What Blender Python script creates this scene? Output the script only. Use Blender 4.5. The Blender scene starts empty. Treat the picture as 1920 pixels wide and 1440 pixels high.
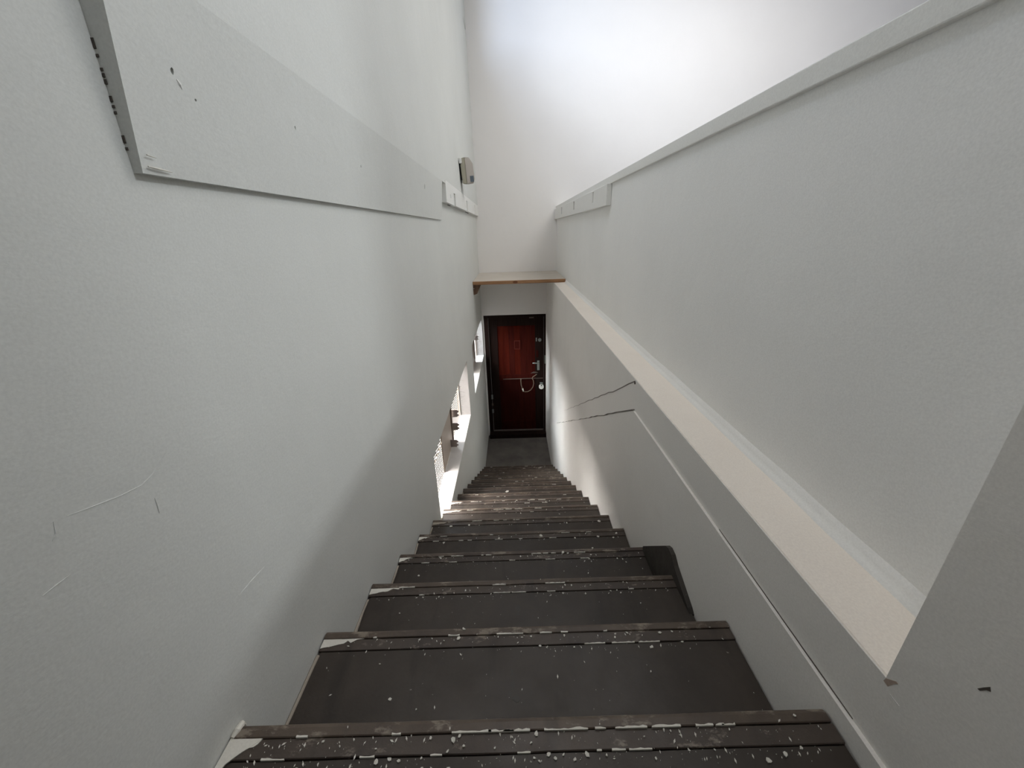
import bpy, bmesh, math, random
from mathutils import Vector, Matrix, noise

C = bpy.context.scene.collection
S = bpy.context.scene
random.seed(11)

# ------------------------------------------------------------------ camera
F_PX, TH, YAW, ROLL = 721.93, 0.3775, -0.0095, -0.0333
cam_d = bpy.data.cameras.new('camera')
cam = bpy.data.objects.new('camera', cam_d)
C.objects.link(cam)
cam_d.sensor_width = 36.0
cam_d.lens = 36.0 * F_PX / 1920.0
cam_d.clip_start = 0.02
_r0 = Vector((math.cos(YAW), -math.sin(YAW), 0))
_f0 = Vector((math.sin(YAW), math.cos(YAW), 0))
_fw = _f0 * math.cos(TH) - Vector((0, 0, 1)) * math.sin(TH)
_dn = -(_f0 * math.sin(TH) + Vector((0, 0, 1)) * math.cos(TH))
_R = _r0 * math.cos(ROLL) - _dn * math.sin(ROLL)
_D = _r0 * math.sin(ROLL) + _dn * math.cos(ROLL)
cam.matrix_world = Matrix((( _R.x, -_D.x, -_fw.x, 0), (_R.y, -_D.y, -_fw.y, 0), (_R.z, -_D.z, -_fw.z, 0), (0, 0, 0, 1)))
S.camera = cam

# ------------------------------------------------------------------ view, sky, lights
S.view_settings.view_transform = 'Standard'
S.view_settings.look = 'None'
S.view_settings.gamma = 1.0
S.view_settings.use_curve_mapping = False
S.view_settings.exposure = 0.0
world = bpy.data.worlds.new('overcast sky')
S.world = world
world.use_nodes = True
world.node_tree.nodes['Background'].inputs[0].default_value = (1.0, 0.93, 0.89, 1)
world.node_tree.nodes['Background'].inputs[1].default_value = 3.6
S.cycles.max_bounces = 12
S.cycles.diffuse_bounces = 8


def area(name, loc, target, size, size_y, power, col, spread=180):
    d = bpy.data.lights.new(name, 'AREA')
    d.shape = 'RECTANGLE'
    d.size, d.size_y, d.energy, d.color = size, size_y, power, col
    d.spread = math.radians(spread)
    o = bpy.data.objects.new(name, d)
    C.objects.link(o)
    o.location = loc
    o.rotation_euler = (Vector(target) - Vector(loc)).to_track_quat('-Z', 'Y').to_euler()
    return o


# daylight from beyond the left wall, over its top, then an added fill lamp
area('skylight_left', (-1.8, 2.5, 3.8), (0.6, 2.5, -0.2), 1.5, 3.0, 275, (0.58, 0.73, 1.0))
area('skylight_left_far', (-2.4, 4.4, 4.0), (2.0, 5.9, 1.5), 1.0, 1.0, 37, (0.86, 0.92, 1.0), 85)
area('skylight_stair', (-1.0, 2.0, 3.3), (0.65, 2.0, -0.2), 1.0, 3.0, 78, (1.0, 0.94, 0.87))
# two added fill lamps in the upper room on the right, then its stair-head window
area('roof_light_right', (2.4, 3.6, 3.1), (2.4, 3.6, 0), 2.2, 2.2, 88, (1.0, 0.965, 0.93))
area('window_right', (3.2, 3.0, 2.2), (0, 3.0, 0.5), 2.2, 2.2, 12, (0.9, 1.0, 0.97))
area('window_stair_head', (2.8, 0.75, 2.2), (-0.49, 0.95, -0.4), 0.13, 0.13, 6.5, (0.93, 0.97, 1.0), 80)
# daylight outside the stair window
area('daylight_window_near', (-1.6, 2.6, -0.6), (-0.5, 2.6, -1.8), 2.0, 1.4, 900, (1.0, 0.95, 0.90))
area('daylight_window_far', (-1.6, 5.3, -0.7), (-0.5, 5.3, -1.8), 0.9, 0.8, 470, (0.86, 0.94, 1.0))

# ------------------------------------------------------------------ dimensions
XL, XR, XREC = -0.488, 0.512, 0.653     # stair side walls, recessed wall above the ledge
YB = 5.9                                # back wall
ZL = -3.29                              # lower landing
Y0, Z0, RUN, RISE, NST = 0.3995, -0.760, 0.2692, -0.1479, 17
ZLEDGE = -0.6016


# ------------------------------------------------------------------ materials
class NT:
    def __init__(self, name, rough=0.7, spec=0.3):
        self.m = bpy.data.materials.new(name)
        self.m.use_nodes = True
        self.t = self.m.node_tree
        self.n = self.t.nodes
        self.b = self.n['Principled BSDF']
        self.b.inputs['Roughness'].default_value = rough
        self.b.inputs['Specular IOR Level'].default_value = spec
        self.co = self.n.new('ShaderNodeTexCoord')
        self.coord = self.co.outputs['Object']

    def L(self, a, b):
        self.t.links.new(a, b)

    def mapped(self, sc):
        mp = self.n.new('ShaderNodeMapping')
        mp.inputs['Scale'].default_value = sc
        self.L(self.coord, mp.inputs[0])
        return mp.outputs[0]

    def noise(self, scale, detail=4, rough=0.55, vec=None, dist=0):
        q = self.n.new('ShaderNodeTexNoise')
        q.inputs['Scale'].default_value = scale
        q.inputs['Detail'].default_value = detail
        q.inputs['Roughness'].default_value = rough
        q.inputs['Distortion'].default_value = dist
        self.L(vec or self.coord, q.inputs['Vector'])
        return q.outputs['Fac']

    def ramp(self, fac, stops):
        r = self.n.new('ShaderNodeValToRGB')
        e = r.color_ramp.elements
        while len(e) < len(stops):
            e.new(0.5)
        for i, (p, c) in enumerate(stops):
            e[i].position = p
            e[i].color = tuple(c) + (1,) if len(c) == 3 else c
        self.L(fac, r.inputs[0])
        return r.outputs[0]

    def mix(self, fac, a, b, mode='MIX'):
        x = self.n.new('ShaderNodeMix')
        x.data_type = 'RGBA'
        x.blend_type = mode
        for s, v in ((x.inputs[0], fac), (x.inputs[6], a), (x.inputs[7], b)):
            if hasattr(v, 'links') or isinstance(v, bpy.types.NodeSocket):
                self.L(v, s)
            elif isinstance(v, (int, float)):
                s.default_value = v
            else:
                s.default_value = tuple(v) + (1,)
        return x.outputs[2]

    def bump(self, h, strength, dist, prev=None):
        b = self.n.new('ShaderNodeBump')
        b.inputs['Strength'].default_value = strength
        b.inputs['Distance'].default_value = dist
        self.L(h, b.inputs['Height'])
        if prev:
            self.L(prev, b.inputs['Normal'])
        return b.outputs[0]

    def col(self, c):
        if isinstance(c, bpy.types.NodeSocket):
            self.L(c, self.b.inputs['Base Color'])
        else:
            self.b.inputs['Base Color'].default_value = tuple(c) + (1,)
        return self

    def nor(self, s):
        self.L(s, self.b.inputs['Normal'])
        return self


def plaster(name, c, var=0.04, dirt=None, rough=0.75):
    t = NT(name, rough, 0.25)
    f = t.noise(1.7, 5, 0.6)
    c2 = tuple(max(0, v - var) for v in c)
    col = t.mix(t.ramp(f, [(0.35, (0, 0, 0)), (0.7, (1, 1, 1))]), c, c2)
    g = t.noise(260, 2, 0.6)
    col = t.mix(0.16, col, t.ramp(g, [(0.32, tuple(v * 0.66 for v in c)), (0.68, tuple(min(1, v * 1.15) for v in c))]))
    if dirt:
        d = t.ramp(t.noise(9, 6, 0.7), [(0.55, (0, 0, 0)), (0.72, (1, 1, 1))])
        col = t.mix(t.mix(0.75, d, (0, 0, 0)), col, dirt)
    t.col(col)
    n1 = t.bump(t.noise(2.6, 4, 0.5), 0.35, 0.02)
    n2 = t.bump(t.noise(42, 5, 0.6, t.mapped((1, 1, 2.2))), 0.12, 0.004, n1)
    t.nor(n2)
    return t.m


M = {}
M['wall'] = plaster('white wall paint', (0.655, 0.665, 0.64))  # base tone darkened to balance the light between the side walls
M['wall_r'] = plaster('off white wall paint', (0.84, 0.84, 0.825))  # base tone lightened to make up for weak light on the right wall
M['back'] = plaster('white back wall paint', (0.79, 0.775, 0.76), 0.025)
M['low'] = plaster('grey white stair wall paint', (0.77, 0.75, 0.72), 0.05, (0.68, 0.65, 0.61))
M['ledge'] = plaster('cream ledge plaster', (0.90, 0.835, 0.765), 0.05, (0.78, 0.69, 0.61))
M['trim'] = plaster('white gloss board paint', (0.78, 0.78, 0.755), 0.02, None, 0.5)
M['ceil'] = plaster('ceiling paint', (0.7, 0.7, 0.69))
M['sill'] = plaster('white sill paint', (0.66, 0.645, 0.63), 0.08, (0.42, 0.37, 0.33))
M['residue'] = plaster('dried white paint', (0.72, 0.70, 0.64), 0.12)
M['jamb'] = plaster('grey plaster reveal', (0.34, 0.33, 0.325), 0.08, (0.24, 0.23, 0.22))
M['caulk'] = plaster('yellowed plaster edge', (0.42, 0.38, 0.33), 0.15)
M['crack'] = NT('dark crack', 0.9).col((0.085, 0.072, 0.062)).m
M['greycrack'] = NT('hairline crack', 0.9).col((0.20, 0.18, 0.165)).m


def tread_mat(name, base, worn, amount, gloss=0.42):
    t = NT(name, gloss, 0.36)
    f = t.noise(5.5, 8, 0.68, None, 0.4)
    col = t.mix(t.ramp(f, [(0.36, (0, 0, 0)), (0.72, (1, 1, 1))]), base, worn)
    s = t.noise(2.0, 4, 0.6, t.mapped((9, 1.5, 1)))
    col = t.mix(t.mix(0.5, t.ramp(s, [(0.55, (0, 0, 0)), (0.75, (1, 1, 1))]), (0, 0, 0)), col, tuple(v * 0.35 for v in base))
    if amount:
        p = t.ramp(t.noise(15, 9, 0.72, t.mapped((1, 2.2, 2))), [(0.60 - amount * 0.12, (0, 0, 0)), (0.66 - amount * 0.1, (1, 1, 1))])
        col = t.mix(t.mix(0.55, p, (0, 0, 0)), col, (0.36, 0.31, 0.25))
    sp = t.ramp(t.noise(95, 3, 0.6), [(0.735, (0, 0, 0)), (0.76, (1, 1, 1))])
    col = t.mix(t.mix(0.5, sp, (0, 0, 0)), col, (0.4, 0.37, 0.32))
    t.col(col)
    t.L(t.ramp(t.noise(7, 6, 0.7), [(0.3, (0.34,) * 3), (0.7, (0.62,) * 3)]), t.b.inputs['Roughness'])
    t.nor(t.bump(t.noise(38, 7, 0.65), 0.25, 0.004))
    return t.m


M['tread'] = tread_mat('dark worn stair lino', (0.031, 0.024, 0.019), (0.050, 0.039, 0.031), 0.0)
M['nosing'] = tread_mat('worn brown nosing paint', (0.052, 0.037, 0.030), (0.12, 0.092, 0.068), 0.45)
M['lath'] = tread_mat('dark lath paint', (0.045, 0.034, 0.029), (0.085, 0.066, 0.052), 0.2)
M['skirt'] = tread_mat('dark skirting paint', (0.03, 0.026, 0.022), (0.05, 0.042, 0.036), 0.0)
t = NT('landing screed', 0.7, 0.3)
t.col(t.mix(t.ramp(t.noise(4, 7, 0.65), [(0.35, (0, 0, 0)), (0.7, (1, 1, 1))]), (0.115, 0.105, 0.097), (0.18, 0.165, 0.15)))
t.nor(t.bump(t.noise(30, 5, 0.6), 0.2, 0.004))
M['landing'] = t.m


def wood(name, a, b, sc=(1, 14, 14), rough=0.55, spec=0.35):
    t = NT(name, rough, spec)
    f = t.noise(2.4, 7, 0.65, t.mapped(sc), 0.6)
    t.col(t.mix(t.ramp(f, [(0.35, (0, 0, 0)), (0.66, (1, 1, 1))]), a, b))
    t.nor(t.bump(f, 0.15, 0.003))
    return t.m


M['plank'] = wood('dusty pine board', (0.47, 0.42, 0.36), (0.58, 0.54, 0.48))
M['plank_edge'] = wood('pine edge', (0.22, 0.11, 0.05), (0.36, 0.20, 0.10))
M['knot'] = NT('pine knot', 0.6).col((0.13, 0.05, 0.02)).m
M['bracket'] = wood('dark bracket wood', (0.09, 0.05, 0.03), (0.17, 0.10, 0.065), (14, 14, 1))
M['door_red'] = wood('mahogany red stain', (0.040, 0.0045, 0.0025), (0.066, 0.009, 0.004), (14, 14, 1), 0.6, 0.04)
M['door_red2'] = wood('dull mahogany stain', (0.030, 0.0042, 0.003), (0.047, 0.0075, 0.0045), (14, 14, 1), 0.6, 0.04)
M['door_trim'] = NT('faded red strip', 0.6, 0.1).col((0.085, 0.016, 0.011)).m
M['door_low'] = wood('dark lower door stain', (0.022, 0.004, 0.003), (0.034, 0.006, 0.004), (14, 14, 1), 0.6, 0.04)
M['door_dark'] = wood('black brown door frame', (0.010, 0.005, 0.004), (0.018, 0.009, 0.007), (14, 14, 1), 0.6, 0.08)
M['steel'] = NT('dull steel', 0.4).col((0.26, 0.28, 0.265)).m
M['steel'].node_tree.nodes['Principled BSDF'].inputs['Metallic'].default_value = 0.7
M['rail'] = NT('scuffed rail edge', 0.6).col((0.085, 0.062, 0.052)).m
M['white_plastic'] = NT('white plastic', 0.45).col((0.78, 0.77, 0.72)).m
M['cable'] = NT('cream cable', 0.5).col((0.18, 0.13, 0.095)).m
M['screen'] = NT('beige sheet metal', 0.55).col((0.42, 0.36, 0.31)).m
M['mesh'] = NT('brown perforated steel', 0.55).col((0.20, 0.165, 0.14)).m
M['screen_bar'] = NT('brown steel bar', 0.55).col((0.20, 0.15, 0.12)).m
M['plate'] = NT('brown grey plate', 0.6).col((0.24, 0.20, 0.18)).m
M['cream'] = plaster('aged cream plastic', (0.44, 0.42, 0.34), 0.05, None, 0.5)
M['cream_face'] = plaster('grey beige plastic', (0.50, 0.46, 0.42), 0.04, None, 0.5)
M['smoke'] = NT('grey blue plastic window', 0.25, 0.5).col((0.13, 0.16, 0.19)).m
M['black'] = NT('black backing', 0.8).col((0.02, 0.02, 0.018)).m
M['stain'] = plaster('brown stained plaster', (0.44, 0.36, 0.31), 0.1)


# ------------------------------------------------------------------ mesh helpers
def obj(name, bm, mat, parent=None, smooth=False):
    me = bpy.data.meshes.new(name)
    bmesh.ops.recalc_face_normals(bm, faces=bm.faces)
    bm.to_mesh(me)
    bm.free()
    me.materials.append(mat)
    if smooth:
        for p in me.polygons:
            p.use_smooth = True
    o = bpy.data.objects.new(name, me)
    C.objects.link(o)
    if parent:
        o.parent = parent
    return o


def add_box(bm, x0, x1, y0, y1, z0, z1, bevel=0.0, seg=2):
    vs = [bm.verts.new((x, y, z)) for x in (x0, x1) for y in (y0, y1) for z in (z0, z1)]
    fs = [bm.faces.new([vs[i] for i in q]) for q in ((0, 1, 3, 2), (4, 6, 7, 5), (0, 4, 5, 1), (2, 3, 7, 6), (0, 2, 6, 4), (1, 5, 7, 3))]
    if bevel:
        es = set(e for f in fs for e in f.edges)
        bmesh.ops.bevel(bm, geom=list(es), offset=bevel, segments=seg, affect='EDGES', profile=0.5)
    return bm


def box(x0, x1, y0, y1, z0, z1, bevel=0.0, seg=2):
    return add_box(bmesh.new(), x0, x1, y0, y1, z0, z1, bevel, seg)


def add_prism(bm, pts, axis, a, b):
    """polygon pts in the plane across axis, extruded from a to b"""
    def P(p, v):
        return {'x': (v, p[0], p[1]), 'y': (p[0], v, p[1]), 'z': (p[0], p[1], v)}[axis]
    v0 = [bm.verts.new(P(p, a)) for p in pts]
    v1 = [bm.verts.new(P(p, b)) for p in pts]
    n = len(pts)
    bm.faces.new(v0)
    bm.faces.new(v1[::-1])
    for i in range(n):
        bm.faces.new((v0[i], v0[(i + 1) % n], v1[(i + 1) % n], v1[i]))
    return bm


def prism(pts, axis, a, b):
    return add_prism(bmesh.new(), pts, axis, a, b)


def hull(pts):
    bm = bmesh.new()
    for p in pts:
        bm.verts.new(p)
    bmesh.ops.convex_hull(bm, input=bm.verts)
    return bm


def add_tube(bm, pts, r, sides=8):
    rings = []
    n = len(pts)
    for i, p in enumerate(pts):
        d = (Vector(pts[min(i + 1, n - 1)]) - Vector(pts[max(i - 1, 0)])).normalized()
        u = d.orthogonal().normalized() if i == 0 else (rings_u - d * rings_u.dot(d)).normalized()
        rings_u = u
        w = d.cross(u)
        rr = r[i] if isinstance(r, (list, tuple)) else r
        rings.append([bm.verts.new(Vector(p) + (u * math.cos(2 * math.pi * k / sides) + w * math.sin(2 * math.pi * k / sides)) * rr) for k in range(sides)])
    for a, b in zip(rings, rings[1:]):
        for k in range(sides):
            bm.faces.new((a[k], a[(k + 1) % sides], b[(k + 1) % sides], b[k]))
    bm.faces.new(rings[0])
    bm.faces.new(rings[-1][::-1])
    return bm


def add_cyl(bm, c, axis, r, h, sides=16):
    c = Vector(c)
    d = {'x': Vector((1, 0, 0)), 'y': Vector((0, 1, 0)), 'z': Vector((0, 0, 1))}[axis]
    return add_tube(bm, [c - d * h / 2, c + d * h / 2], r, sides)


def cut(o, cutters):
    """carve real holes; each cutter is (bm)"""
    bm = bmesh.new()
    for c in cutters:
        me = bpy.data.meshes.new('tmp')
        bmesh.ops.recalc_face_normals(c, faces=c.faces)
        c.to_mesh(me)
        c.free()
        bm.from_mesh(me)
        bpy.data.meshes.remove(me)
    me = bpy.data.meshes.new('tmp')
    bm.to_mesh(me)
    bm.free()
    k = bpy.data.objects.new('tmp', me)
    C.objects.link(k)
    md = o.modifiers.new('cut', 'BOOLEAN')
    md.operation = 'DIFFERENCE'
    md.solver = 'EXACT'
    md.use_self = True
    md.object = k
    dg = bpy.context.evaluated_depsgraph_get()
    new = bpy.data.meshes.new_from_object(o.evaluated_get(dg))
    o.modifiers.clear()
    old = o.data
    o.data = new
    new.name = old.name
    bpy.data.objects.remove(k)
    bpy.data.meshes.remove(me)


def empty(name, loc=(0, 0, 0)):
    o = bpy.data.objects.new(name, None)
    o.empty_display_size = 0.1
    o.location = loc
    C.objects.link(o)
    return o


def tag(o, label=None, cat=None, group=None, kind=None):
    for k, v in (('label', label), ('category', cat), ('group', group), ('kind', kind)):
        if v:
            o[k] = v
    return o


def struct(name, bm, m, label=None, cat=None):
    o = obj(name, bm, m)
    return tag(o, label, cat, None, 'structure')


def jag(p0, p1, n, amp, seed):
    """a jagged polyline between two (y, z) points"""
    rnd = random.Random(seed)
    out = []
    d = Vector((p1[0] - p0[0], p1[1] - p0[1]))
    nn = Vector((-d.y, d.x)).normalized()
    for i in range(n + 1):
        q = Vector(p0) + d * (i / n) + nn * rnd.uniform(-amp, amp)
        out.append((q.x, q.y))
    return out


def ribbon(line, w, axis, a, b, wfun=None):
    """thin solid strip along a polyline in the plane across axis"""
    bm = bmesh.new()
    n = len(line)
    lo, hi = [], []
    for i, p in enumerate(line):
        q0, q1 = line[max(0, i - 1)], line[min(n - 1, i + 1)]
        d = Vector((q1[0] - q0[0], q1[1] - q0[1])).normalized()
        nn = Vector((-d.y, d.x)) * (w * (wfun(i / (n - 1)) if wfun else 1) / 2)
        lo.append((p[0] - nn.x, p[1] - nn.y))
        hi.append((p[0] + nn.x, p[1] + nn.y))
    for i in range(n - 1):
        add_prism(bm, [lo[i], lo[i + 1], hi[i + 1], hi[i]], axis, a, b)
    return bm


# ================================================================== THE SETTING
# left wall with its two stair windows
W = [(1.93, 3.73), (4.29, 5.86)]
ZS, ZH = -1.82, -1.21
XO = -0.602
bm = bmesh.new()
add_box(bm, XO, XL, -1.6, YB, -3.7, ZS)
add_box(bm, XO, XL, -1.6, YB, ZH, 0.30)
ys = [-1.6, W[0][0], W[0][1], W[1][0], W[1][1], YB]
for a, b in ((0, 1), (2, 3), (4, 5)):
    add_box(bm, XO, XL, ys[a], ys[b], ZS, ZH)
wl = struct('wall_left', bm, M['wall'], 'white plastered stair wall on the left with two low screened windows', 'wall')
# upper left wall above the fascia board
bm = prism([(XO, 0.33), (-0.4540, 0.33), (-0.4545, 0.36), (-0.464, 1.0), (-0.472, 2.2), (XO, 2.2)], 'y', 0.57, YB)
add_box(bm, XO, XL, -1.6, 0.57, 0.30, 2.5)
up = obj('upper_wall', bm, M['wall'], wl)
# top edge of the upper left wall, dropping a little towards the back
obj('wall_coping', prism([(0.57, 2.2), (YB, 2.2), (YB, 2.205), (5.6, 2.27), (5.2, 2.33), (4.0, 2.40), (0.57, 2.45)], 'x', XO, -0.472), M['wall'], wl)

obj('upper_pier', box(XO, -0.473, 5.36, YB, 2.28, 4.2), M['wall'], wl)  # added pier, blocks light from the top left corner of the back wall

# ridges and dents in the plaster of the left wall
for i, (pts, r) in enumerate([
        ([(0.4621, -0.2712), (0.4341, -0.2867), (0.4164, -0.2908), (0.389, -0.2863), (0.3521, -0.2759), (0.3348, -0.2707)], 0.0006),
        ([(0.3124, -0.3307), (0.299, -0.3301), (0.286, -0.3304)], 0.0008),
        ([(0.5534, -0.5782), (0.5158, -0.5722), (0.4832, -0.5698)], 0.0009),
        ([(0.4248, -0.3176), (0.4239, -0.3293), (0.4224, -0.3405)], 0.0012),
        ([(0.323, -0.2677), (0.3197, -0.2802), (0.3143, -0.2858)], 0.0009)]):
    obj('plaster_ridge', add_tube(bmesh.new(), [(XL, y, z) for y, z in pts], [r * 0.4] + [r] * (len(pts) - 2) + [r * 0.4], 6), M['wall'], wl)

# back wall: wide upper part, and the door opening below
DX0, DX1, DZ1 = -0.462, 0.500, -1.195
bm = bmesh.new()
add_box(bm, -3.4, 7.6, YB, YB + 0.2, -0.62, 4.2)
add_box(bm, -0.7, 0.8, YB, YB + 0.2, DZ1, -0.62)
add_box(bm, -0.7, DX0, YB, YB + 0.2, -3.7, DZ1)
add_box(bm, DX1, 0.8, YB, YB + 0.2, -3.7, DZ1)
wb = struct('wall_back', bm, M['back'], 'tall white end wall above and around the dark door', 'wall')

# right wall: lower wall with ledge, recessed upper wall, full height pier near the camera
bm = bmesh.new()
add_box(bm, XR, 0.86, 0.352, YB, -3.7, ZLEDGE - 0.002)
add_box(bm, XR, 0.86, -1.6, 0.352, -3.7, 3.2)
wr = struct('wall_right', bm, M['low'], 'white stair wall on the right with a deep ledge and recess', 'wall')
# recessed wall
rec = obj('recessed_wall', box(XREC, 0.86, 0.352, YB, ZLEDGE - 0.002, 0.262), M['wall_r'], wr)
# cream ledge with a soft plaster fillet at its back
n = 40
bm = bmesh.new()
lo = []
for i in range(n + 1):
    y = 0.352 + (YB - 0.352) * i / n
    e = noise.noise(Vector((y * 9, 3.1, 0))) * 0.0025
    prof = [(XR + 0.0006 + abs(e), ZLEDGE - 0.004), (XR + 0.003 + abs(e), ZLEDGE), (0.60, ZLEDGE + 0.001), (0.6545, ZLEDGE + 0.002), (0.6545, ZLEDGE - 0.004)]
    lo.append([bm.verts.new((px, y, pz)) for px, pz in prof])
for a, b in zip(lo, lo[1:]):
    for k in range(len(a)):
        bm.faces.new((a[k], a[(k + 1) % len(a)], b[(k + 1) % len(a)], b[k]))
bm.faces.new(lo[0])
bm.faces.new(lo[-1][::-1])
obj('ledge_top', bm, M['ledge'], wr)
tag(wr.children[-1], 'cream plaster ledge top')
# soft plaster fillet where the ledge meets the recessed wall
bm = bmesh.new()
lo = []
for i in range(n + 1):
    y = 0.352 + (YB - 0.352) * i / n
    e = noise.noise(Vector((y * 6, 8.1, 0))) * 0.004
    prof = [(0.634 + e, ZLEDGE - 0.002), (0.635 + e, ZLEDGE + 0.003), (0.643 + e * 0.5, ZLEDGE + 0.007), (0.649, ZLEDGE + 0.015), (0.6528, ZLEDGE + 0.032 + e), (0.6550, ZLEDGE + 0.032), (0.6550, ZLEDGE - 0.002)]
    lo.append([bm.verts.new((px, y, pz)) for px, pz in prof])
for a, b in zip(lo, lo[1:]):
    for k in range(len(a)):
        bm.faces.new((a[k], a[(k + 1) % len(a)], b[(k + 1) % len(b)], b[k]))
bm.faces.new(lo[0])
bm.faces.new(lo[-1][::-1])
obj('plaster_fillet', bm, M['wall_r'], wr, True)
# skim coat below the old floor line: its upper edge is the light line along the wall
sk = [(-1.6, -0.726), (0.6, -0.727), (1.50, -0.736), (4.36, -2.285), (4.5, -2.36), (5.3, -2.8), (YB, -3.1), (YB, -3.7), (-1.6, -3.7)]
obj('skim_coat', prism(sk, 'x', XR - 0.0075, XR + 0.001), M['low'], wr)
# cracks
obj('floor_line_crack', ribbon(jag((0.365, -0.7248), (0.78, -0.7268), 22, 0.0003, 3), 0.0019, 'x', XR - 0.0012, XR + 0.002, lambda f: 0.25 + 0.75 * min(1.0, 5 * f) * (1 - f) ** 0.5), M['crack'], wr)
obj('plaster_crack', ribbon(jag((1.505, -0.734), (4.3, -2.25), 34, 0.004, 5), 0.0046, 'x', XR - 0.0087, XR + 0.002, lambda f: max(0.10, 1.0 - 1.1 * f)), M['greycrack'], wr)
obj('plaster_crack', ribbon(jag((1.535, -0.617), (3.7, -1.79), 26, 0.005, 6), 0.0055, 'x', XR - 0.0012, XR + 0.002, lambda f: max(0.1, 1.0 - 0.9 * f)), M['greycrack'], wr)
obj('crack_hole', add_cyl(bmesh.new(), (XR, 1.532, -0.618), 'x', 0.008, 0.004, 7), M['crack'], wr)
# scrape with a rusty stain at the corner of the ledge, a chip and a scratch
st = [(0.3527, -0.6112), (0.3515, -0.604), (0.3466, -0.599), (0.3400, -0.592), (0.3370, -0.5925), (0.3408, -0.5985), (0.3459, -0.6125)]
obj('stain', prism(st, 'x', XR - 0.0005, XR + 0.002), M['stain'], wr)
ch = [(0.2762, -0.4966), (0.2728, -0.4887), (0.2692, -0.4817), (0.267, -0.4862), (0.2701, -0.4889), (0.2737, -0.4961)]
obj('chip', prism(ch, 'x', XR - 0.0005, XR + 0.002), M['crack'], wr)
obj('scratch', ribbon([(0.3398, -0.6195), (0.333, -0.6200), (0.3259, -0.6204)], 0.0012, 'x', XR - 0.0006, XR + 0.002), M['sill'], wr)
obj('scratch', ribbon([(0.4936, -0.6052), (0.4960, -0.6065), (0.4983, -0.6079)], 0.0012, 'x', XR - 0.0006, XR + 0.002), M['sill'], wr)

# cornice board along the top of the recessed wall
tr = struct('trim_1', box(0.640, 0.90, 0.352, YB, 0.262, 0.306, 0.003, 2), M['trim'], 'narrow white capping board along the top of the right wall', 'trim')

# fascia board on the left wall: tilts very slightly, thick end towards the camera
fa = hull([(XL + 0.0120, 0.568, 0.085), (XL + 0.0100, 2.92, 0.088), (XL - 0.01, 0.568, 0.085), (XL - 0.01, 2.92, 0.088),
           (XL + 0.034, 0.578, 0.330), (XL + 0.034, 2.92, 0.330), (XL - 0.01, 0.578, 0.330), (XL - 0.01, 2.92, 0.330)])
fascia = struct('trim_2', fa, M['wall'], 'wide white fascia board on the left wall with nail holes', 'trim')


def pit(y, z, ry, rz, depth=0.02, seed=1, x=XL + 0.03):
    rnd = random.Random(seed)
    k = 9
    pts = []
    for i in range(k):
        a = 2 * math.pi * i / k
        s = rnd.uniform(0.75, 1.2)
        pts.append((y + ry * s * math.cos(a), z + rz * s * math.sin(a)))
    return prism(pts, 'x', x - depth, x + 0.03)


cut(fascia, [pit(0.659, 0.2215, 0.0032, 0.0042, 0.025, 1), pit(0.694, 0.1972, 0.0018, 0.0020, 0.025, 2), pit(0.988, 0.2245, 0.0022, 0.0035, 0.012, 3),
             pit(1.38, 0.205, 0.003, 0.004, 0.01, 4), pit(2.35, 0.24, 0.006, 0.012, 0.01, 5)])
obj('filler_patch', add_tube(bmesh.new(), [(XL + 0.0225, 0.664, 0.214), (XL + 0.0222, 0.668, 0.209), (XL + 0.0218, 0.671, 0.204)], [0.0018, 0.0032, 0.0016], 7), M['trim'], fascia)
obj('filler_patch', add_tube(bmesh.new(), [(XL + 0.0225, 0.990, 0.219), (XL + 0.0222, 0.991, 0.205)], [0.0012, 0.0008], 6), M['residue'], fascia)
obj('paint_drip', add_tube(bmesh.new(), [(XL + 0.0160, 0.575, 0.0935), (XL + 0.0163, 0.592, 0.0925), (XL + 0.0163, 0.612, 0.0915)], [0.001, 0.0016, 0.0006], 6), M['residue'], fascia)
obj('paint_drip', add_tube(bmesh.new(), [(XL + 0.0175, 0.577, 0.107), (XL + 0.0178, 0.590, 0.1055)], [0.001, 0.0006], 6), M['residue'], fascia)
# dark gaps where the end of the board stands off the wall
rnd = random.Random(8)
for z, h in ((0.222, 0.010), (0.210, 0.003), (0.1965, 0.003), (0.1905, 0.004), (0.184, 0.005), (0.1665, 0.006), (0.1585, 0.003), (0.152, 0.003), (0.1235, 0.008), (0.113, 0.003)):
    yy = 0.568 + 0.010 * (z - 0.085) / 0.245
    obj('gap', prism([(yy - 0.0016, z - h / 2), (yy + 0.001, z - h * 0.6), (yy + 0.001, z + h * 0.6), (yy - 0.001, z + h / 2)], 'x', XL - 0.002, XL + 0.0028), M['crack'], fascia)

# upper storey shell (out of frame except for its back wall)
struct('floor', box(-3.4, 7.6, -1.6, 0.13, -0.80, Z0 - RISE - 0.008), M['tread'], 'dark floor of the upper storey at the stair head', 'floor')
struct('wall_front', box(-3.4, 7.6, -1.8, -1.6, -3.7, 4.2), M['plank'], 'painted wall behind the stair head', 'wall')
struct('wall_far_right', box(7.6, 7.8, -1.6, YB, -0.62, 4.2), M['back'], 'far wall of the upper room', 'wall')
bm = bmesh.new()
for q in ((-1.6, 1.7, -0.62, 1.25), (-1.6, 1.7, 2.05, 4.2), (-1.6, 0.66, 1.25, 2.05), (0.935, 1.7, 1.25, 2.05)):
    add_box(bm, 2.0, 2.1, *q)
struct('wall_side', bm, M['back'], 'partition with an inner window beside the stair head', 'wall')  # added out of view to shape the light falling on the left wall
struct('wall_far_left', box(-3.6, -3.4, -1.6, YB, -0.62, 4.2), M['back'], 'far wall of the space beyond the left wall', 'wall')
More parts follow.
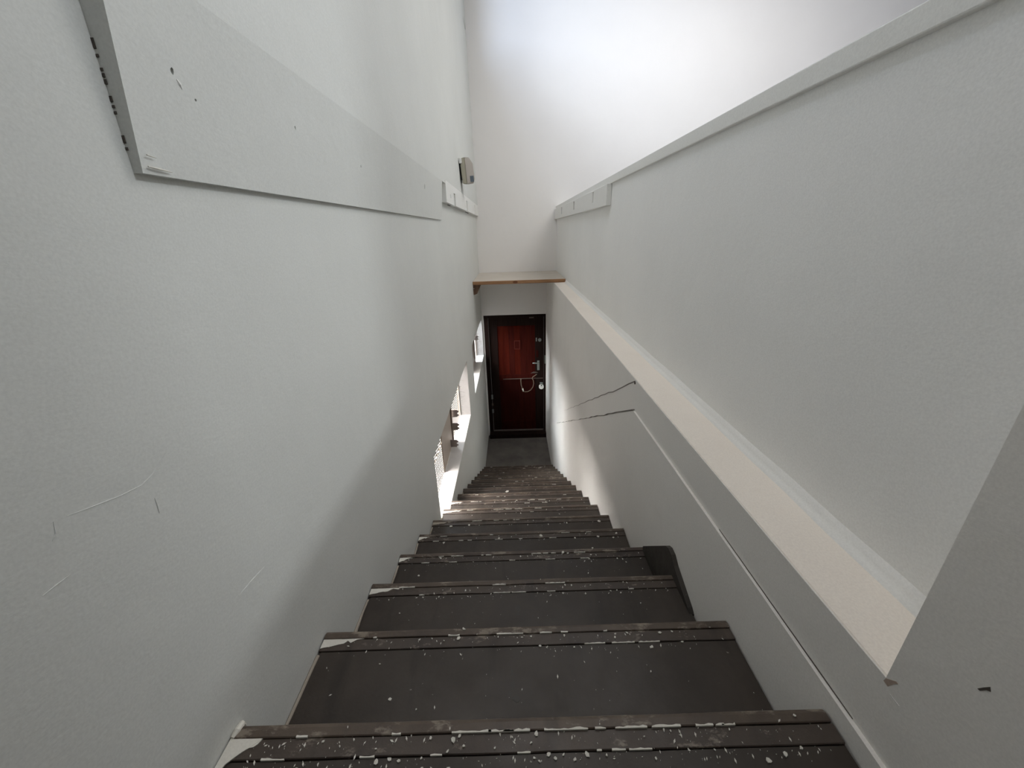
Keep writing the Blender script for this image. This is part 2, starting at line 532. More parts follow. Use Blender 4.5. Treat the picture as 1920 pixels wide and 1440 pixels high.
struct('floor_upper_left', box(-3.4, XO, -1.6, YB, 2.0, 2.15), M['landing'], 'floor of the space over the left wall', 'floor')
struct('floor_upper_right', box(0.86, 7.6, -1.6, YB, -0.80, -0.62), M['landing'], 'floor of the upper room beyond the right wall', 'floor')
struct('ceiling', box(-3.4, 7.6, -1.6, YB, 4.2, 4.4), M['ceil'], 'ceiling over the stair head', 'ceiling')
struct('floor_landing', box(-0.7, 0.8, 4.3, YB, ZL - 0.2, ZL), M['landing'], 'dark grey landing in front of the door', 'floor')
struct('stair_base', prism([(0.13, -0.86), (4.75, -3.42), (4.75, -3.6), (0.13, -3.6)], 'x', XL + 0.004, XR - 0.01), M['black'], 'solid dark underside of the staircase', 'floor')


# ------------------------------------------------------------------ windows with perforated screens
def perforated(name, y0, y1, z0, z1, x, mat, parent, dy=0.082, dz=0.0098, ry=0.0135, rz=0.0043):
    """stretched hexagonal cells, each with an oblong hole"""
    V, Fc = [], []
    ny, nz = math.ceil((y1 - y0) / dy), math.ceil((z1 - z0) / dz)
    Ry, Rz = dy / math.sqrt(3), dz * 2 / 3
    ang = [math.radians(30 + 60 * k) for k in range(6)]
    for j in range(nz):
        for i in range(ny):
            cy = y0 + dy * (i + 0.5 + (0.5 if j % 2 else 0))
            cz = z0 + dz * (j + 0.5)
            b = len(V)
            for a in ang:
                V.append((x, cy + Ry * math.cos(a), cz + Rz * math.sin(a)))
            for a in ang:
                V.append((x, cy + ry * math.cos(a), cz + rz * math.sin(a)))
            for k in range(6):
                Fc.append((b + k, b + (k + 1) % 6, b + 6 + (k + 1) % 6, b + 6 + k))
    me = bpy.data.meshes.new(name)
    me.from_pydata(V, [], Fc)
    me.materials.append(mat)
    o = bpy.data.objects.new(name, me)
    C.objects.link(o)
    o.parent = parent
    return o


XP = -0.600
for wi, (a, b) in enumerate(W):
    w = empty('window_%d' % (wi + 1), (XO, (a + b) / 2, ZS))
    tag(w, ('low stair window nearer the camera with perforated screen and brown plates', 'low stair window beside the door with perforated screen')[wi], 'window', None, 'structure')
    def wobj(name, bm, m):
        o = obj(name, bm, m, w)
        o.matrix_parent_inverse = Matrix.Translation((-XO, -(a + b) / 2, -ZS))
        return o
    # plastered reveal: thick sill, far jamb with lumpy plaster
    wobj('sill', box(XO + 0.004, XL - 0.001, a, b, ZS - 0.02, ZS + 0.004, 0.002), M['sill'])
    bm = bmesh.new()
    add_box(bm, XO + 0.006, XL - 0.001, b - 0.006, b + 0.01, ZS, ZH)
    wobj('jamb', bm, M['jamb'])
    bm = bmesh.new()
    for k in range(9):
        zz = ZS + 0.05 + k * 0.06 + rnd.uniform(-0.015, 0.015)
        add_tube(bm, [(XO + 0.02, b - 0.006, zz), (XO + 0.05 + rnd.uniform(0, 0.02), b - 0.0065, zz + rnd.uniform(-0.02, 0.02))], [0.006, 0.003], 6)
    wobj('plaster_lump', bm, M['jamb'])['kind'] = 'stuff'
    # screen: frame, perforated sheet, solid sheet, perforated sheet
    f = bmesh.new()
    add_box(f, XP - 0.012, XP + 0.004, a, a + 0.02, ZS, ZH)
    add_box(f, XP - 0.012, XP + 0.004, b - 0.02, b, ZS, ZH)
    add_box(f, XP - 0.012, XP + 0.004, a, b, ZH - 0.02, ZH)
    wobj('screen_frame', f, M['screen'])
    y1, y2 = a + 0.74, a + 1.24
    for (p, q) in ((a + 0.02, y1 + 0.01), (y2, b - 0.02)):
        s = perforated('perforated_sheet', p, q, ZS, ZH - 0.02, XP - 0.003, M['mesh'], w)
        s.matrix_parent_inverse = Matrix.Translation((-XO, -(a + b) / 2, -ZS))
    wobj('solid_sheet', box(XP - 0.006, XP, y1, y2, ZS + 0.002, ZH), M['screen'])
    wobj('sheet_edge', box(XP - 0.004, XP + 0.004, y1 - 0.006, y1 + 0.004, ZS + 0.002, ZH), M['screen_bar'])
    wobj('cross_bar', box(XP - 0.002, XP + 0.004, a + 0.02, y1, -1.541, -1.534), M['screen'])
    wobj('bar', box(XP - 0.004, XP + 0.012, y2 - 0.03, y2 + 0.002, ZS + 0.002, ZH), M['screen_bar'])
    for yy, zc in (((y2 + 0.01, -1.535), (y2 - 0.02, -1.655), (y2 - 0.15, -1.755)) if wi == 0 else ((y2 + 0.01, -1.45),)):
        bm = bmesh.new()
        x0, x1, h = XP + 0.002, XP + 0.066, 0.036
        add_prism(bm, [(x0, zc - h), (x1 - 0.008, zc - h), (x1 - 0.008, zc - h + 0.012), (x1 + 0.006, zc - h + 0.012), (x1 + 0.006, zc - h + 0.024), (x1 - 0.008, zc - h + 0.03),
                       (x1 - 0.008, zc + 0.006), (x1 + 0.006, zc + 0.012), (x1 + 0.006, zc + 0.026), (x1 - 0.004, zc + 0.026), (x1 - 0.004, zc + h), (x0, zc + h)], 'y', yy, yy + 0.005)
        wobj('bracket_plate', bm, M['plate'])

# ------------------------------------------------------------------ door
d1 = empty('door_1', (0.02, YB, ZL))
tag(d1, 'dark mahogany plank door at the foot of the stairs', 'door', None, 'structure')


def dobj(name, bm, m, parent=None, smooth=False):
    o = obj(name, bm, m, parent or d1, smooth)
    if not parent:
        o.matrix_parent_inverse = Matrix.Translation((-0.02, -YB, -ZL))
    return o


YD = YB + 0.03
bm = bmesh.new()
add_box(bm, DX0, DX0 + 0.065, YB - 0.004, YB + 0.12, ZL, DZ1, 0.001, 1)
dobj('frame_post', bm, M['door_dark'])
dobj('frame_post', box(DX1 - 0.03, DX1, YB - 0.004, YB + 0.12, ZL, DZ1, 0.004), M['door_dark'])
dobj('frame_head', box(DX0 + 0.065, DX1 - 0.03, YB - 0.002, YB + 0.12, DZ1 - 0.04, DZ1, 0.004), M['door_dark'])
dobj('threshold', box(DX0, DX1, 5.78, YB + 0.12, ZL - 0.01, ZL + 0.075, 0.006), M['door_dark'])
dobj('threshold_strip', box(DX0 + 0.06, DX1 - 0.05, YB - 0.004, YB + 0.02, ZL + 0.075, ZL + 0.087, 0.003), M['rail'])
# leaf: stiles, rails, planks above, panel below
L0, L1 = DX0 + 0.068, DX1 - 0.033
ZR = -2.262
dobj('stile', box(L0, -0.262, YD, YD + 0.045, ZL + 0.09, DZ1 - 0.044, 0.003), M['door_dark'])
dobj('stile', box(0.332, L1, YD, YD + 0.045, ZL + 0.09, DZ1 - 0.044, 0.003), M['door_dark'])
dobj('top_rail', box(-0.262, 0.332, YD, YD + 0.045, -1.375, DZ1 - 0.044, 0.003), M['door_dark'])
dobj('middle_rail', box(-0.262, 0.332, YD + 0.004, YD + 0.045, ZR - 0.02, ZR + 0.075, 0.003), M['door_red2'])
dobj('rail_edge', box(-0.20, L1 - 0.01, YD - 0.006, YD + 0.02, ZR - 0.006, ZR + 0.006, 0.002), M['rail'])
xs = [-0.262, -0.165, -0.085, 0.0, 0.095, 0.19, 0.262, 0.332]
for k in range(len(xs) - 1):
    dobj('plank', box(xs[k] + 0.0006, xs[k + 1] - 0.0006, YD + 0.010 + 0.0015 * (k % 2), YD + 0.035, ZR + 0.07, -1.372, 0.001), M['door_red'] if k in (0, 1, 3) else M['door_red2'])
dobj('back_board', box(L0, L1, YD + 0.034, YD + 0.05, ZL + 0.085, DZ1 - 0.04), M['door_dark'])
dobj('lower_panel', box(-0.26, 0.33, YD + 0.014, YD + 0.035, -3.03, ZR - 0.015, 0.003), M['door_low'])
dobj('bottom_rail', box(-0.262, 0.332, YD, YD + 0.045, ZL + 0.09, -3.03, 0.003), M['door_low'])
dobj('panel_molding', box(-0.25, 0.31, YD + 0.002, YD + 0.016, -3.036, -3.020, 0.003), M['door_red2'])
# spy hatch frame
bm = bmesh.new()
for q in ((0.0, 0.012, -1.76, -1.615), (0.083, 0.095, -1.76, -1.615), (0.012, 0.083, -1.627, -1.615), (0.012, 0.083, -1.76, -1.748)):
    add_box(bm, q[0], q[1], YD - 0.004, YD + 0.02, q[2], q[3], 0.002, 1)
sh = dobj('spy_hatch', bm, M['door_trim'])
dobj('hatch_flap', box(0.012, 0.083, YD + 0.004, YD + 0.02, -1.748, -1.627), M['door_red2'])
# fittings
bm = box(0.362, 0.400, YD - 0.008, YD, -2.12, -1.955, 0.004)
hp = dobj('handle_plate', bm, M['steel'])
dobj('door_handle', add_tube(bmesh.new(), [(0.381, YD - 0.004, -1.985), (0.381, YD - 0.045, -1.985), (0.36, YD - 0.052, -1.985), (0.285, YD - 0.05, -1.983)], [0.011, 0.011, 0.010, 0.008], 10), M['steel'], None, True)
dobj('lock_box', box(0.345, 0.385, YD - 0.010, YD, -1.90, -1.78, 0.004), M['door_low'])
bm = add_cyl(bmesh.new(), (0.405, YD - 0.010, -1.61), 'y', 0.026, 0.024, 18)
dobj('lock_cylinder', bm, M['steel'])
dobj('bolt_plate', box(0.345, 0.362, YD - 0.006, YD, -1.635, -1.575, 0.002), M['steel'])
dobj('hook_plate', hull([(x, y, z) for y in (YD - 0.012, YD) for x, z in ((0.255, -2.17), (0.375, -2.165), (0.35, -2.15), (0.30, -2.145))]), M['rail'])
dobj('top_bolt', box(0.245, 0.315, YD - 0.010, YD, -1.262, -1.243, 0.003), M['rail'])
for z, h in ((-2.56, 0.04), (-2.82, 0.035), (-2.70, 0.02)):
    dobj('hinge', box(DX0 + 0.055, DX0 + 0.085, YB - 0.010, YB, z - h, z + h, 0.003), M['steel'] if h > 0.03 else M['rail'])
dobj('strike_plate', box(DX1 - 0.018, DX1 - 0.006, YB - 0.007, YB, -2.0, -1.86, 0.002), M['steel'])

# white round padlock hanging at the end of the rail
pl = empty('padlock', (0.427, YD - 0.03, -2.39))
tag(pl, 'white round padlock hanging at the right edge of the door', 'padlock')
bm = bmesh.new()
add_cyl(bm, (0, 0, -0.012), 'y', 0.040, 0.028, 20)
bmesh.ops.bevel(bm, geom=[e for e in bm.edges if e.calc_face_angle(0) > 0.8], offset=0.006, segments=2, affect='EDGES')
obj('body', bm, M['white_plastic'], pl)
obj('shackle', add_tube(bmesh.new(), [(0.018 * math.cos(a), 0.0, 0.034 + 0.02 * math.sin(a)) for a in [math.radians(v) for v in range(-60, 241, 25)]], 0.005, 8), M['steel'], pl, True)
obj('keyhole', box(-0.008, 0.008, -0.017, -0.012, 0.002, 0.026, 0.002), M['black'], pl)
# hasp the shackle hangs on (part of the door)
dobj('hasp', box(0.405, 0.452, YD - 0.034, YD, -2.352, -2.334, 0.003), M['steel'])
# cream cable looped over the rail
cb = empty('cable', (0.19, YD - 0.02, ZR))
tag(cb, 'loop of cream cable hanging from the middle rail of the door', 'cable')
pts = [(-0.095, 0.0, 0.006), (-0.100, -0.004, -0.03), (-0.095, -0.008, -0.10), (-0.080, -0.010, -0.155), (-0.063, -0.010, -0.19)]
obj('lead', add_tube(bmesh.new(), pts, 0.007, 8), M['cable'], cb, True)
obj('plug', add_tube(bmesh.new(), [(-0.074, -0.011, -0.165), (-0.061, -0.011, -0.215)], [0.013, 0.009], 10), M['white_plastic'], cb, True)
pts = [(-0.061, -0.011, -0.21), (-0.035, -0.012, -0.222), (0.01, -0.012, -0.222), (0.06, -0.012, -0.195), (0.098, -0.011, -0.14), (0.113, -0.009, -0.08), (0.108, -0.006, -0.03), (0.090, -0.002, 0.005), (0.095, 0.0, 0.03), (0.125, -0.002, 0.05), (0.165, -0.002, 0.078)]
obj('loop', add_tube(bmesh.new(), pts, 0.006, 8), M['cable'], cb, True)

# ================================================================== THE STAIRCASE
stair = empty('staircase', (0.0, Y0, Z0))
tag(stair, 'long narrow staircase with dark worn treads between white walls', 'staircase')
SX0, SX1 = XL + 0.002, XR - 0.0095


def sobj(name, bm, m, parent=None, smooth=False):
    o = obj(name, bm, m, parent or stair, smooth)
    if not parent:
        o.matrix_parent_inverse = Matrix.Translation((0, -Y0, -Z0))
    return o


def wavy_strip(x0, x1, y0, y1, z0, z1, amp, seed, n=28, round_front=False, yaw=0.0):
    """a lath whose edges waver; front edge rounded if asked; y1 is the front (down-stairs) edge"""
    bm = bmesh.new()
    rings = []
    for i in range(n + 1):
        x = x0 + (x1 - x0) * i / n
        e0 = noise.noise(Vector((x * 7, seed, 0))) * amp
        e1 = noise.noise(Vector((x * 7, seed, 9))) * amp
        ez = noise.noise(Vector((x * 9, seed, 4))) * amp * 0.5
        s = yaw * x
        a, b, t = y0 + e0 + s, y1 + e1 + s, z1 + ez
        if round_front:
            prof = [(a, z0), (a, t - 0.0012), (a + 0.0015, t), (b - 0.010, t), (b - 0.004, t - 0.003), (b - 0.0005, t - 0.009), (b, t - 0.016), (b - 0.002, z0)]
        else:
            prof = [(a, z0), (a, t - 0.0012), (a + 0.0012, t), (b - 0.001, t), (b, z0)]
        rings.append([bm.verts.new((x, py, pz)) for py, pz in prof])
    k = len(rings[0])
    for p, q in zip(rings, rings[1:]):
        for j in range(k):
            bm.faces.new((p[j], p[(j + 1) % k], q[(j + 1) % k], q[j]))
    bm.faces.new(rings[0])
    bm.faces.new(rings[-1][::-1])
    return bm


def residue_line(x0, x1, y, z, seed, cover, w, h, yaw):
    """broken runs of dried white paint left along an edge"""
    r = random.Random(seed)
    bm = bmesh.new()
    x = x0 + r.uniform(0, 0.05)
    made = 0
    while x < x1 - 0.02:
        ln = r.uniform(0.008, 0.075) * (0.5 + cover)
        if r.random() < cover:
            k = max(2, int(ln / 0.006))
            top, bot = [], []
            for i in range(k + 1):
                xx = min(x + ln * i / k, x1)
                top.append((xx, y + yaw * xx + w * r.uniform(0.25, 1.1)))
                bot.append((xx, y + yaw * xx - 0.0006))
            for i in range(k):
                if top[i + 1][0] - top[i][0] > 1e-5:
                    add_prism(bm, [bot[i], bot[i + 1], top[i + 1], top[i]], 'z', z - h, z + 0.0006)
                    made += 1
        x += ln + r.uniform(0.002, 0.03)
    return bm if made else None


YAWS = 0.006
for n in range(0, NST + 1):
    # n = 0 is the stair head (behind the frame); n = 1 the nearest visible nosing
    yn, zn = Y0 + (n - 1) * RUN, Z0 + (n - 1) * RISE
    back = yn - RUN - 0.012
    r = random.Random(100 + n)
    st = sobj('step', box(SX0, SX1, back, yn - 0.012, zn - 0.030, zn - 0.010), M['tread'])
    zr = zn + RISE if n < NST else ZL
    sobj('riser', box(SX0 + 0.001, SX1 - 0.001, yn - 0.030, yn - 0.016, zr - 0.01, zn - 0.030), M['skirt'], st)
    sobj('tread_cover', wavy_strip(SX0 + 0.006 + r.uniform(0, 0.004), SX1 - 0.004, back + 0.002, yn - 0.0505, zn - 0.010, zn - 0.0055, 0.0010, n * 3.1, 24, False, YAWS), M['tread'], st)
    sobj('lath', wavy_strip(SX0 + 0.001, SX1 - 0.001, yn - 0.0495, yn - 0.0225, zn - 0.012, zn - 0.0032, 0.0010, n * 3.7 + 1, 24, False, YAWS), M['lath'], st)
    sobj('nosing', wavy_strip(SX0 + (0.006 if n == 1 else 0.001), SX1 - 0.001 + (0.0 if n != 1 else -0.002), yn - 0.0225, yn, zn - 0.036, zn, 0.0011, n * 2.3 + 5, 28, True, YAWS), M['nosing'], st)
    if n == 0:
        continue
    cov = {1: 0.30, 2: 0.38, 3: 0.42, 4: 0.40, 5: 0.3, 6: 0.25, 7: 0.4, 8: 0.25}.get(n, 0.10)
    bm = residue_line(SX0 + 0.09, SX1 - 0.16, yn - 0.0228, zn, 40 + n, cov, 0.0026, 0.004, YAWS)
    if bm:
        o = sobj('paint_residue', bm, M['residue'], st)
        o['label'] = 'broken white paint line'
        o['kind'] = 'stuff'
    bm = residue_line(SX0 + 0.05, SX1 - 0.1, yn - 0.050, zn - 0.0034, 70 + n, 0.25 if n < 6 else 0.08, 0.0022, 0.003, YAWS)
    if bm:
        sobj('paint_residue', bm, M['residue'], st)['kind'] = 'stuff'
    if n == 1:
        bm = residue_line(SX0 + 0.34, SX1 - 0.16, yn - 0.0229, zn, 61, 0.93, 0.0030, 0.0045, YAWS)
        sobj('paint_residue', bm, M['residue'], st)['kind'] = 'stuff'
    # yellowed plaster edge along the wall side of the tread
    sobj('plaster_edge', add_tube(bmesh.new(), [(SX0 + 0.002 + r.uniform(0, 0.002), back + 0.01 + (RUN - 0.06) * k / 5, zn - 0.006) for k in range(6)], [0.003 + r.uniform(0, 0.002) for k in range(6)], 6), M['caulk'], st)
    if n <= 8:
        # splash of wall paint on the left end of the lath
        wdt = {1: 0.052, 2: 0.10, 3: 0.095, 4: 0.06, 5: 0.05, 6: 0.10, 7: 0.12, 8: 0.08}[n]
        k = 9
        top = [(SX0 + 0.002 + wdt * i / k, yn - 0.024 - 0.002 * r.random()) for i in range(k + 1)]
        bot = [(SX0 + 0.002 + wdt * (i / k) * (0.86 + 0.1 * r.random()), yn - 0.047 + 0.016 * r.random() * (i / k) + (0.012 * i / k)) for i in range(k + 1)]
        sobj('paint_splash', prism(bot + top[::-1], 'z', zn - 0.0034, zn - 0.0016), M['residue'] if n != 6 else M['caulk'], st)

# big flap of wall plaster over the left end of the nearest step
st1 = [o for o in stair.children if o.name == 'step.001'][0]
fl = prism([(SX0 + 0.0005, 0.3765), (SX0 + 0.030, 0.3768), (SX0 + 0.056, 0.3762), (SX0 + 0.044, 0.366), (SX0 + 0.030, 0.3565), (SX0 + 0.014, 0.342), (SX0 + 0.008, 0.326), (SX0 + 0.0005, 0.326)], 'z', Z0 - 0.0034, Z0 - 0.0012)
sobj('plaster_lump', add_tube(bmesh.new(), [(SX0 + 0.003, 0.376, Z0 - 0.002), (SX0 + 0.005, 0.385, Z0 - 0.001), (SX0 + 0.004, 0.397, Z0 - 0.004), (SX0 + 0.003, 0.401, Z0 - 0.015)], [0.004, 0.006, 0.005, 0.003], 8), M['residue'], st1)
sobj('plaster_flap', fl, M['residue'], st1)['label'] = 'pale plaster flap at the wall end'
# dark blots worn into the second and third treads
def blot(n, x, y, rx, ry, seed):
    rr = random.Random(seed)
    pts = [(x + rx * rr.uniform(0.55, 1.2) * math.cos(2 * math.pi * k / 11), y + ry * rr.uniform(0.55, 1.2) * math.sin(2 * math.pi * k / 11)) for k in range(11)]
    z = Z0 + (n - 1) * RISE - 0.0055
    p = [o for o in stair.children if o.name == 'step.%03d' % n][0]
    sobj('stain', prism(pts, 'z', z - 0.002, z + 0.0005), M['skirt'], p)['label'] = 'dark blot on the tread'


for q in ((2, -0.0245, 0.5365, 0.006, 0.010, 1), (2, -0.0314, 0.519, 0.005, 0.006, 2), (2, -0.0168, 0.5086, 0.009, 0.007, 3), (2, -0.027, 0.5616, 0.004, 0.007, 4), (3, -0.012, 0.834, 0.007, 0.012, 5), (3, -0.015, 0.815, 0.005, 0.006, 6)):
    blot(*q)
# dark piece of skirting against the right wall between the third and fourth steps
sk = [(0.80, -1.062), (0.815, -1.052), (0.93, -1.012), (0.958, -0.994), (0.985, -0.992), (1.005, -1.002), (1.19, -1.185), (1.19, -1.205), (0.945, -1.205), (0.92, -1.075), (0.80, -1.075)]
sobj('skirting_piece', prism(sk, 'x', XR - 0.022, XR - 0.0055), M['skirt'])['label'] = 'dark curved skirting piece against the right wall'

# ================================================================== BOARDS ON THE WALLS
# left notched board
lb = tag(obj('notched_board', hull([(x, y, z) for x in (XL + 0.0004, XL + 0.036) for y, z in ((3.04, 0.208), (YB, 0.214), (3.06, 0.352), (YB, 0.345))]), M['trim']),
         'white notched board on the left wall below the plastic box', 'board')
cut(lb, [box(XL + 0.016, XL + 0.06, y - 0.045, y + 0.045, 0.15, 0.30 + 0.012 * i) for i, y in enumerate((3.50, 4.46, 5.40))] + [pit(3.27, 0.262, 0.012, 0.016, 0.012, 9, XL + 0.036), pit(4.32, 0.245, 0.010, 0.018, 0.012, 10, XL + 0.036)])
obj('soot', add_tube(bmesh.new(), [(XL + 0.004, 3.3, 0.2075), (XL + 0.004, 3.42, 0.2080)], 0.004, 6), M['black'], lb)  # black streaks along the lower edge of the board
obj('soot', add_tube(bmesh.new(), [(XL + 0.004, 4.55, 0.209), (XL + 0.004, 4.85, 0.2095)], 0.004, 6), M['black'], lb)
# right notched board
rb = tag(obj('notched_board', box(0.620, XREC - 0.0004, 2.74, YB, 0.136, 0.262, 0.002, 1), M['trim']),
         'white notched board on the right wall under the capping board', 'board')
cut(rb, [box(0.60, 0.642, y - 0.034, y + 0.034, 0.176, 0.250) for y in (4.12, 5.09)] + [box(0.60, 0.628, 3.15, 3.21, 0.180, 0.252)])
for y in (4.12, 5.09):
    obj('slot_back', box(0.640, 0.6425, y - 0.034, y + 0.034, 0.176, 0.250), M['bracket'], rb)
obj('paint_skin', box(0.6285, 0.640, 3.152, 3.208, 0.182, 0.250), M['trim'], rb)

# ================================================================== PLASTIC BOX ON THE LEFT WALL
ab = empty('alarm_box', (XL + 0.038, 4.10, 0.535))
tag(ab, 'small tilted cream plastic box hanging off the left wall', 'box')
ab.rotation_euler = (math.radians(4), math.radians(-3), math.radians(4))
# local: x away from wall, y along wall, z up
bd = hull([(x, y, z) for x, hy, hz in ((0.004, 0.085, 0.100), (0.045, 0.085, 0.108)) for y in (-hy, hy) for z in (-hz, hz)])
bmesh.ops.bevel(bd, geom=list(bd.edges), offset=0.003, segments=2, affect='EDGES')
obj('body', bd, M['cream'], ab)
cv = hull([(0.046, y, z) for y in (-0.085, 0.085) for z in (-0.108, 0.108)] + [(0.115, -0.07, 0.055), (0.115, 0.07, 0.055), (0.120, -0.07, -0.07), (0.120, 0.07, -0.07), (0.105, 0.07, -0.104), (0.105, -0.07, -0.104), (0.085, -0.075, 0.104), (0.085, 0.075, 0.104)])
bmesh.ops.bevel(cv, geom=list(cv.edges), offset=0.002, segments=2, affect='EDGES')
obj('cover', cv, M['cream_face'], ab)
obj('sensor_window', box(0.078, 0.112, -0.082, -0.070, -0.095, -0.045, 0.002), M['smoke'], ab)
obj('back_plate', box(-0.004, 0.004, -0.08, 0.075, -0.07, 0.085), M['black'], ab)
obj('mounting_foot', box(-0.006, 0.018, -0.10, -0.075, 0.06, 0.105, 0.004), M['trim'], ab)

# ================================================================== SHELF OVER THE DOOR
sf = empty('shelf', (0.08, 4.84, -0.60))
tag(sf, 'dusty pine board resting across the stairwell above the door', 'shelf')


def shobj(name, bm, m, parent=None):
    o = obj(name, bm, m, parent or sf)
    o.matrix_parent_inverse = Matrix.Translation((-0.08, -4.84, 0.60))
    return o


sb = shobj('board', box(XL + 0.002, XREC - 0.004, 4.846, YB - 0.002, -0.600, -0.558, 0.003), M['plank'])
shobj('front_edge', box(XL + 0.003, XREC - 0.004, 4.836, 4.847, -0.599, -0.559, 0.003), M['plank_edge'])
kn = add_cyl(bmesh.new(), (0.035, 4.836, -0.579), 'y', 0.016, 0.003, 12)
bmesh.ops.scale(kn, vec=(1.9, 1, 1), verts=kn.verts, space=Matrix.Translation((-0.035, 0, 0)))
shobj('knot', kn, M['knot'])
shobj('end_batten', box(0.50, XREC - 0.004, 4.90, 5.0, -0.6015, -0.5995), M['bracket'])
shobj('bracket', prism([(XL + 0.001, -0.600), (XL + 0.100, -0.600), (XL + 0.045, -0.712), (XL + 0.015, -0.722), (XL + 0.001, -0.722)], 'y', 4.875, 4.905), M['bracket'])
shobj('screw', add_cyl(bmesh.new(), (XL + 0.010, 4.8745, -0.645), 'y', 0.004, 0.003, 8), M['white_plastic'])

# ================================================================== PAINT FLAKES ON THE TREADS
FLAKES = []
ORD = ['', 'nearest', 'second', 'third', 'fourth', 'fifth', 'sixth']


def flake_mesh(seed, s):
    r = random.Random(seed)
    k = r.choice((5, 6, 7))
    el = r.uniform(0.45, 0.9)
    pts = []
    for i in range(k):
        a = 2 * math.pi * i / k + r.uniform(-0.25, 0.25)
        q = s * r.uniform(0.65, 1.15)
        pts.append((q * math.cos(a), q * el * math.sin(a)))
    bm = prism(pts, 'z', 0.0, 0.0011)
    for v in bm.verts:
        if v.co.z > 0:
            v.co.x *= 0.93
            v.co.y *= 0.93
            v.co.z += 0.0006 * r.random()
    me = bpy.data.meshes.new('paint_flake')
    bmesh.ops.recalc_face_normals(bm, faces=bm.faces)
    bm.to_mesh(me)
    bm.free()
    me.materials.append(M['residue'])
    return me


FL = [flake_mesh(k, 1.0) for k in range(8)]


def flake(n, x, back, s, rot=None, variant=None, label=None):
    """back: distance behind the nosing line of step n"""
    r = random
    yn, zn = Y0 + (n - 1) * RUN, Z0 + (n - 1) * RISE
    z = zn + 0.0006 if back < 0.0225 else (zn - 0.0026 if back < 0.05 else zn - 0.0050)
    o = bpy.data.objects.new('paint_flake', FL[variant if variant is not None else r.randrange(8)])
    C.objects.link(o)
    o.location = (x, yn - back + YAWS * x, z + 0.0003)
    o.scale = (s, s, 1.0)
    o.rotation_euler = (0, 0, rot if rot is not None else r.uniform(0, 6.28))
    FLAKES.append((n, 0 if back < 0.0225 else (1 if back < 0.05 else 2), x, o, label))
    return o


def label_flakes():
    """each flake is named by its step, its strip and its place from the left"""
    N = ['first', 'second', 'third', 'fourth', 'fifth', 'sixth', 'seventh', 'eighth', 'ninth', 'tenth', 'eleventh', 'twelfth', 'thirteenth', 'fourteenth',
         'fifteenth', 'sixteenth', 'seventeenth', 'eighteenth', 'nineteenth', 'twentieth', 'twenty-first', 'twenty-second', 'twenty-third', 'twenty-fourth']
    rows = {}
    for f in FLAKES:
        rows.setdefault(f[:2], []).append(f)
    for (n, strip), row in rows.items():
        row.sort(key=lambda f: f[2])
        where = ('rounded nosing', 'narrow lath', 'wide tread')[strip]
        for i, (_, _, x, o, label) in enumerate(row):
            tag(o, label or 'white paint flake, %s from the left on the %s of the %s step' % (N[i], where, ORD[n]), 'flake', 'paint flakes on the steps')


# nearest step: (x, distance behind nosing, radius)
for x, b, s in ((0.017, 0.0272, 0.0052), (-0.118, 0.031, 0.0058), (-0.108, 0.0265, 0.0035), (-0.10, 0.040, 0.003), (0.008, 0.0385, 0.0030), (-0.125, 0.0465, 0.0040),
                (0.035, 0.053, 0.0042), (0.045, 0.058, 0.0030), (0.058, 0.0535, 0.0032), (0.075, 0.060, 0.0038), (0.095, 0.054, 0.0048), (-0.235, 0.056, 0.0050), (-0.215, 0.053, 0.0045),
                (-0.20, 0.0555, 0.0032), (-0.24, 0.0405, 0.0028), (0.012, 0.0565, 0.0028), (0.020, 0.061, 0.0034), (0.125, 0.0555, 0.0025), (0.235, 0.028, 0.0022), (0.19, 0.0345, 0.0022),
                (0.255, 0.0525, 0.0026), (0.295, 0.0530, 0.0026), (0.43, 0.0535, 0.0030), (0.40, 0.0605, 0.0046), (0.37, 0.068, 0.0052), (0.445, 0.0135, 0.0026), (0.20, 0.0615, 0.0024),
                (-0.30, 0.036, 0.0026), (-0.28, 0.028, 0.0032), (-0.155, 0.0285, 0.0028), (-0.165, 0.053, 0.0026), (-0.33, 0.029, 0.003), (-0.05, 0.044, 0.0024), (0.33, 0.0285, 0.0026),
                (-0.26, 0.066, 0.0042), (-0.12, 0.067, 0.004)):
    flake(1, x, b, s)
# second step: chips on the wide tread and its laths
for x, b, s in ((-0.145, 0.008, 0.0060), (-0.155, 0.029, 0.0055), (-0.285, 0.155, 0.0040), (-0.292, 0.235, 0.0048), (-0.33, 0.082, 0.0032), (-0.225, 0.175, 0.0022), (0.04, 0.052, 0.0036),
                (0.30, 0.062, 0.0060), (0.16, 0.062, 0.0036), (0.375, 0.052, 0.0048), (0.055, 0.056, 0.0028), (0.12, 0.057, 0.0026), (0.10, 0.030, 0.0040), (0.33, 0.030, 0.0045), (0.36, 0.028, 0.0035),
                (0.02, 0.030, 0.0036), (-0.06, 0.029, 0.0030), (-0.22, 0.028, 0.0034), (-0.25, 0.030, 0.0040), (-0.19, 0.034, 0.0030), (0.22, 0.038, 0.0034), (0.27, 0.060, 0.0025), (0.28, 0.115, 0.0022), (0.05, 0.20, 0.0020)):
    flake(2, x, b, s)
for x, b, s in ((-0.31, 0.058, 0.0040), (-0.26, 0.058, 0.0036), (0.20, 0.062, 0.0048), (0.13, 0.058, 0.0034), (0.31, 0.062, 0.0034), (0.28, 0.055, 0.0040), (0.30, 0.053, 0.0034), (-0.37, 0.11, 0.0030),
                (0.14, 0.030, 0.0046), (0.16, 0.032, 0.0038), (-0.14, 0.031, 0.0034), (-0.02, 0.030, 0.0032), (0.36, 0.10, 0.0026), (0.05, 0.054, 0.0026), (0.22, 0.034, 0.0034)):
    flake(3, x, b, s)
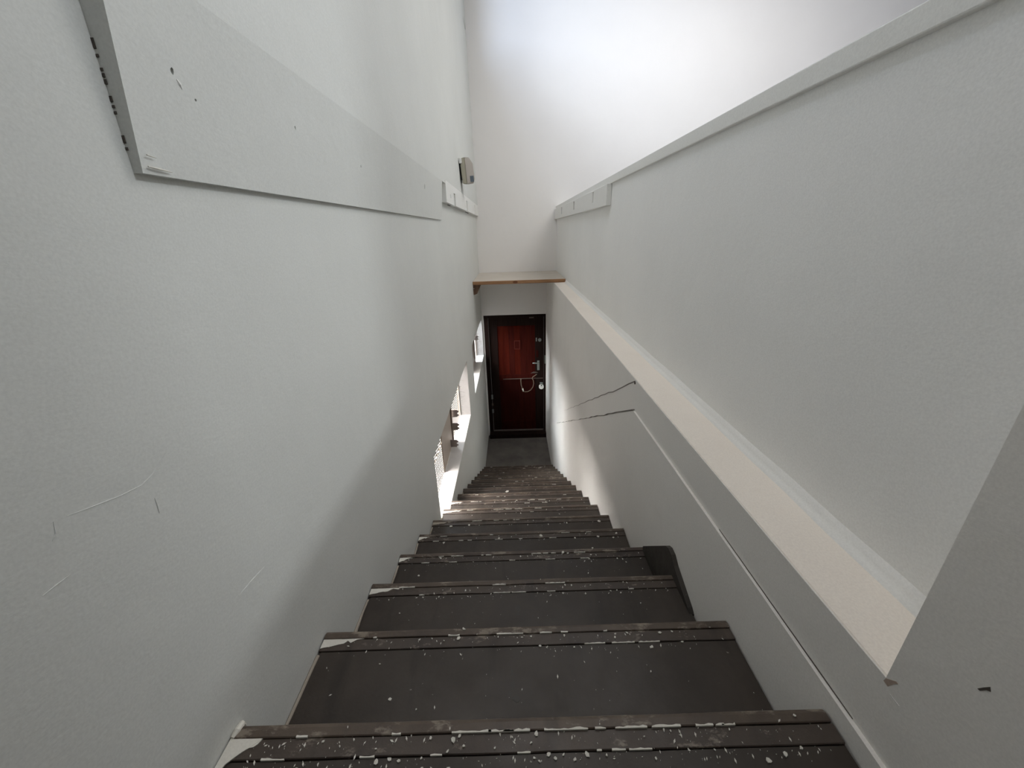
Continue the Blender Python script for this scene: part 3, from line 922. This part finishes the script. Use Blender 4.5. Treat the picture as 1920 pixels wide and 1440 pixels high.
for x, b, s in ((-0.32, 0.030, 0.0085), (0.17, 0.022, 0.0095), (0.19, 0.024, 0.0070), (-0.39, 0.11, 0.0055), (-0.40, 0.19, 0.0050), (-0.23, 0.19, 0.0045), (0.28, 0.036, 0.0050), (0.30, 0.038, 0.0045), (0.27, 0.054, 0.0045), (0.0, 0.033, 0.0050), (0.40, 0.060, 0.0045), (0.41, 0.075, 0.0040), (0.38, 0.056, 0.0045)):
    flake(4, x, b, s)
for x, b, s in ((0.37, 0.05, 0.0070), (0.26, 0.055, 0.0060), (0.44, 0.06, 0.0065), (0.10, 0.035, 0.0090), (0.33, 0.12, 0.0055), (0.46, 0.035, 0.0080), (-0.36, 0.06, 0.0075), (-0.10, 0.045, 0.0060)):
    flake(5, x, b, s)
for x, b, s in ((0.44, 0.05, 0.010), (0.26, 0.055, 0.0075), (-0.38, 0.055, 0.011), (-0.28, 0.05, 0.0085)):
    flake(6, x, b, s)
flake(10, -0.10, 0.06, 0.018, 0.7, 3, 'large pale flake in the middle of a far step, below the window')
flake(8, 0.44, 0.10, 0.010, 0.7, 2, 'pale flake at the right end of a far step')
label_flakes()
# fine crumbs of paint that nobody could count
bm = bmesh.new()
r = random.Random(77)
for n in range(1, 9):
    yn, zn = Y0 + (n - 1) * RUN, Z0 + (n - 1) * RISE
    for k in range(300 if n == 1 else (130 if n < 5 else 45)):
        x = r.uniform(SX0 + 0.02, SX1 - 0.02)
        u = r.random()
        b = r.gauss(0.030, 0.005) if u < 0.35 else (r.gauss(0.056, 0.006) if u < 0.75 else r.uniform(0.005, 0.22))
        b = abs(b) + 0.002
        z = zn + 0.0004 if b < 0.0225 else (zn - 0.0028 if b < 0.05 else zn - 0.0052)
        s = (0.00035 + 0.0016 * r.random() ** 4) * (1 + 0.12 * n)
        a = r.uniform(1.0, 2.1) if r.random() < 0.6 else r.uniform(0, 6.28)
        y = yn - b + YAWS * x
        pts = [(x + s * math.cos(a + q) * (0.7 if j % 2 else 1.9), y + s * math.sin(a + q) * (0.7 if j % 2 else 1.9)) for j, q in enumerate((0, 1.6, 3.1, 4.7))]
        add_prism(bm, pts, 'z', z, z + 0.0009)
tag(obj('paint_crumbs', bm, M['residue']), 'fine white paint crumbs scattered over the dark treads', 'crumbs', None, 'stuff')
